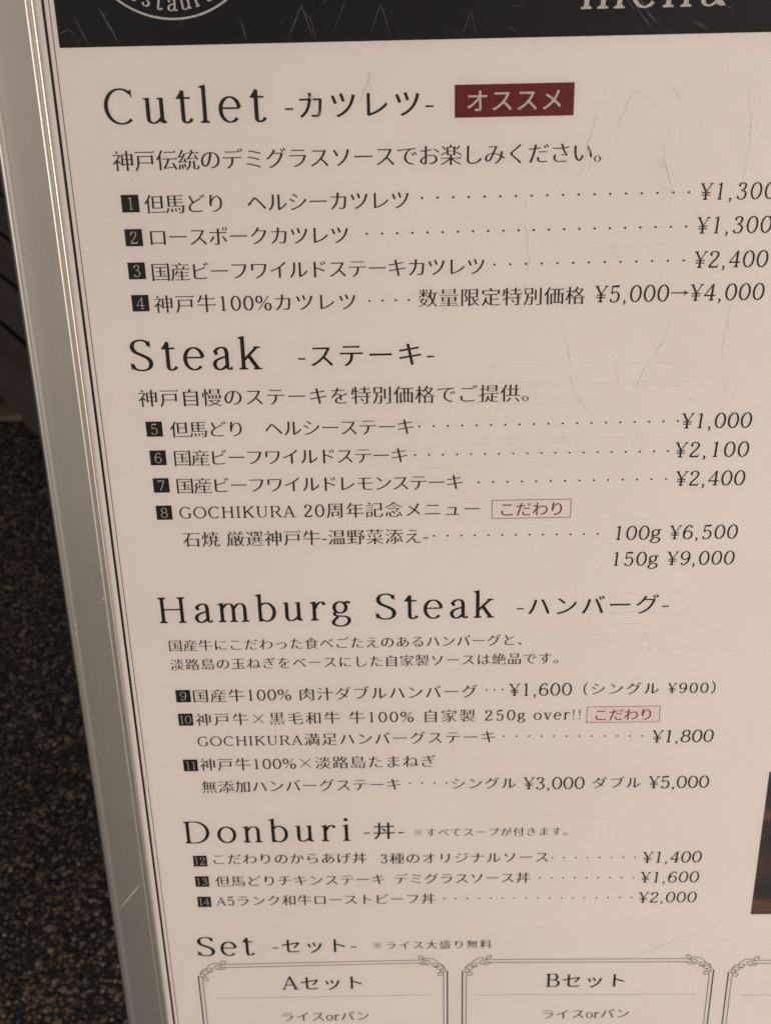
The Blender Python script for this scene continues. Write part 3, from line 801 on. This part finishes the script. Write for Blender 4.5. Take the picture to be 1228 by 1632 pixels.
# pale scuffs that show over the dark band
D_ = Mesh()
for pts, w in (([(-141, 263), (-137, 256), (-133, 246)], .4), ([(-128, 266), (-123, 256), (-119, 247)], .55), ([(-126, 262), (-122, 252)], .3), ([(-62, 258), (-59, 247)], .35), ([(-40, 247), (-33, 262), (-28, 247)], .42), ([(-27, 247), (-29, 256), (-33, 260)], .3),
               ([(-2, 247), (3.5, 262), (8, 247)], .42), ([(41, 247), (45, 258), (48, 247)], .3), ([(35, 250), (41, 247)], .3), ([(118, 264), (124, 254), (129, 248)], .5), ([(121, 264), (127, 255), (132, 250)], .7), ([(116, 262), (121, 256)], .5),
               ([(147, 252), (153, 248)], .4), ([(161, 258), (166, 256)], .45), ([(-147, 251), (-142, 254), (-138, 250)], .4), ([(63, 251), (66, 248)], .4), ([(150, 251), (156, 247)], .3), ([(78, 252), (83, 247)], .3), ([(107, 240), (109, 238)], .6), ([(-20, 247), (-12, 265)], .25)):
    ribbon(D_, wander(pts, 2.0, .12, rs), w, Z, .04)
for k in range(36):
    x, y = rs.uniform(-145, 185), rs.uniform(247, 266); a = rs.uniform(0, math.pi); L = rs.expovariate(1 / 2.5) + .4
    ribbon(D_, [(x, y), (x + L * .5 * math.cos(a), y + L * .5 * math.sin(a)), (x + L * math.cos(a), y + L * math.sin(a))], rs.uniform(.12, .3), Z, .03)
for k in range(30):
    x, y = rs.uniform(90, 190), rs.uniform(190, 266); a = rs.uniform(-1.2, -.2); L = rs.uniform(1, 5)
    ribbon(D_, [(x, y), (x + L * .5 * math.cos(a), y + L * .5 * math.sin(a)), (x + L * math.cos(a), y + L * math.sin(a))], rs.uniform(.15, .35), Z, .03)
D_.build('scuffs', SCRD, film)['kind'] = 'stuff'

# ------------------------------------------------------------------ surroundings
g = Mesh(); g.add(quad(-30, -30, 30, 30, 0), [(0, 1, 2, 3)])
gr = g.build('ground', GROUND, None, 1.0); gr['kind'] = 'structure'
# exposed stone chips in the ground, dense where it shows beside the board
rng = np.random.default_rng(4); N = 200000
px = rng.uniform(-1.15, .25, N); py = rng.uniform(-.45, 1.085, N)
r = rng.gamma(4.0, .00037, N) + .0006; hgt = r * rng.uniform(.35, .8, N); th = rng.uniform(0, 6.28, N)
ring = np.array([[1, 0], [.35, .85], [-.75, .6], [-.9, -.45], [.2, -.95]])
ct, st_ = np.cos(th), np.sin(th); V = np.zeros((N, 6, 3))
for k in range(5):
    jx = ring[k, 0] * (1 + rng.uniform(-.3, .3, N)); jy = ring[k, 1] * (1 + rng.uniform(-.3, .3, N))
    V[:, k, 0] = px + r * (jx * ct - jy * st_); V[:, k, 1] = py + r * (jx * st_ + jy * ct); V[:, k, 2] = -.0002 + hgt * rng.uniform(0, .35, N)
V[:, 5, 0] = px + r * .2 * rng.uniform(-1, 1, N); V[:, 5, 1] = py + r * .2 * rng.uniform(-1, 1, N); V[:, 5, 2] = hgt
F = np.array([[k, (k + 1) % 5, 5] for k in range(5)]); F = (F[None] + (np.arange(N) * 6)[:, None, None]).reshape(-1, 3)
me = bpy.data.meshes.new('stone_chips'); me.vertices.add(N * 6); me.vertices.foreach_set('co', V.reshape(-1))
me.loops.add(F.size); me.loops.foreach_set('vertex_index', F.reshape(-1)); me.polygons.add(len(F)); me.polygons.foreach_set('loop_start', np.arange(0, F.size, 3))
me.update(calc_edges=True)
at = me.attributes.new('tone', 'FLOAT', 'POINT'); at.data.foreach_set('value', np.repeat(rng.beta(1.6, 1.9, N), 6))
me.materials.append(CHIP)
o = bpy.data.objects.new('stone_chips', me); COL.objects.link(o); o['kind'] = 'stuff'
o['label'] = 'dark brown and grey stone chips bedded in the ground beside the menu board'; o['category'] = 'gravel'

# pale stone strip beyond the dark ground
M = Mesh(); rk = random.Random(2)
k0 = empty('kerb_strip'); k0.location = (-.9, 1.16, 0); k0['kind'] = 'structure'
for i in range(6):
    x0 = -3.6 + i * .9
    v, f = box(x0 + .004 + .9, 1.093 - 1.16, -.02, x0 + .896 + .9, 3.6 - 1.16, .012)
    mesh_obj('kerb_stone', v, f, STONE, k0, 1.0)

# low wooden deck set obliquely behind the board: near edge runs through (-0.586, 1.061), heading -50 degrees
deck = empty('wooden_deck', Matrix.Translation((-.586, 1.061, 0)) @ Matrix.Rotation(math.radians(-49.9), 4, 'Z'))
deck['label'] = 'low dark wooden deck of gapped slats behind the left edge of the menu board'
deck['category'] = 'deck'
rd = random.Random(8)
base_plank = None
for i in range(26):
    y0 = .0015 + i * .0665; L0, L1 = -3.4, .42
    segs = [(L0, L1)]
    for a, b in segs:
        v, f = box(a, y0, .095, b, y0 + .0585, .119 + rd.uniform(-.0012, .0012))
        # eased top edges
        pl = mesh_obj('plank', v, f, WOOD, deck, 1.0)
        bv = pl.modifiers.new('bevel', 'BEVEL'); bv.width = .003; bv.segments = 2
for x in (-3.0, -2.2, -1.4, -.6, .3):
    v, f = box(x - .03, .03, .02, x + .03, 1.70, .0945); mesh_obj('joist', v, f, WOOD, deck, 1.0)
v, f = box(-3.38, .022, .0, .40, .040, .092); mesh_obj('fascia_board', v, f, WOOD, deck, 1.0)
# nail heads in the nearest plank
for x, y in ((-.06, .022), (-.028, .034), (-.035, .012)):
    vv = [(x + .003 * math.cos(k * math.pi / 4), y + .003 * math.sin(k * math.pi / 4), .1212) for k in range(8)] + [(x, y, .1224)]
    mesh_obj('nail_head', vv, [(k, (k + 1) % 8, 8) for k in range(8)], BACK, deck, 1.0)
print('meshes', len(bpy.data.meshes))
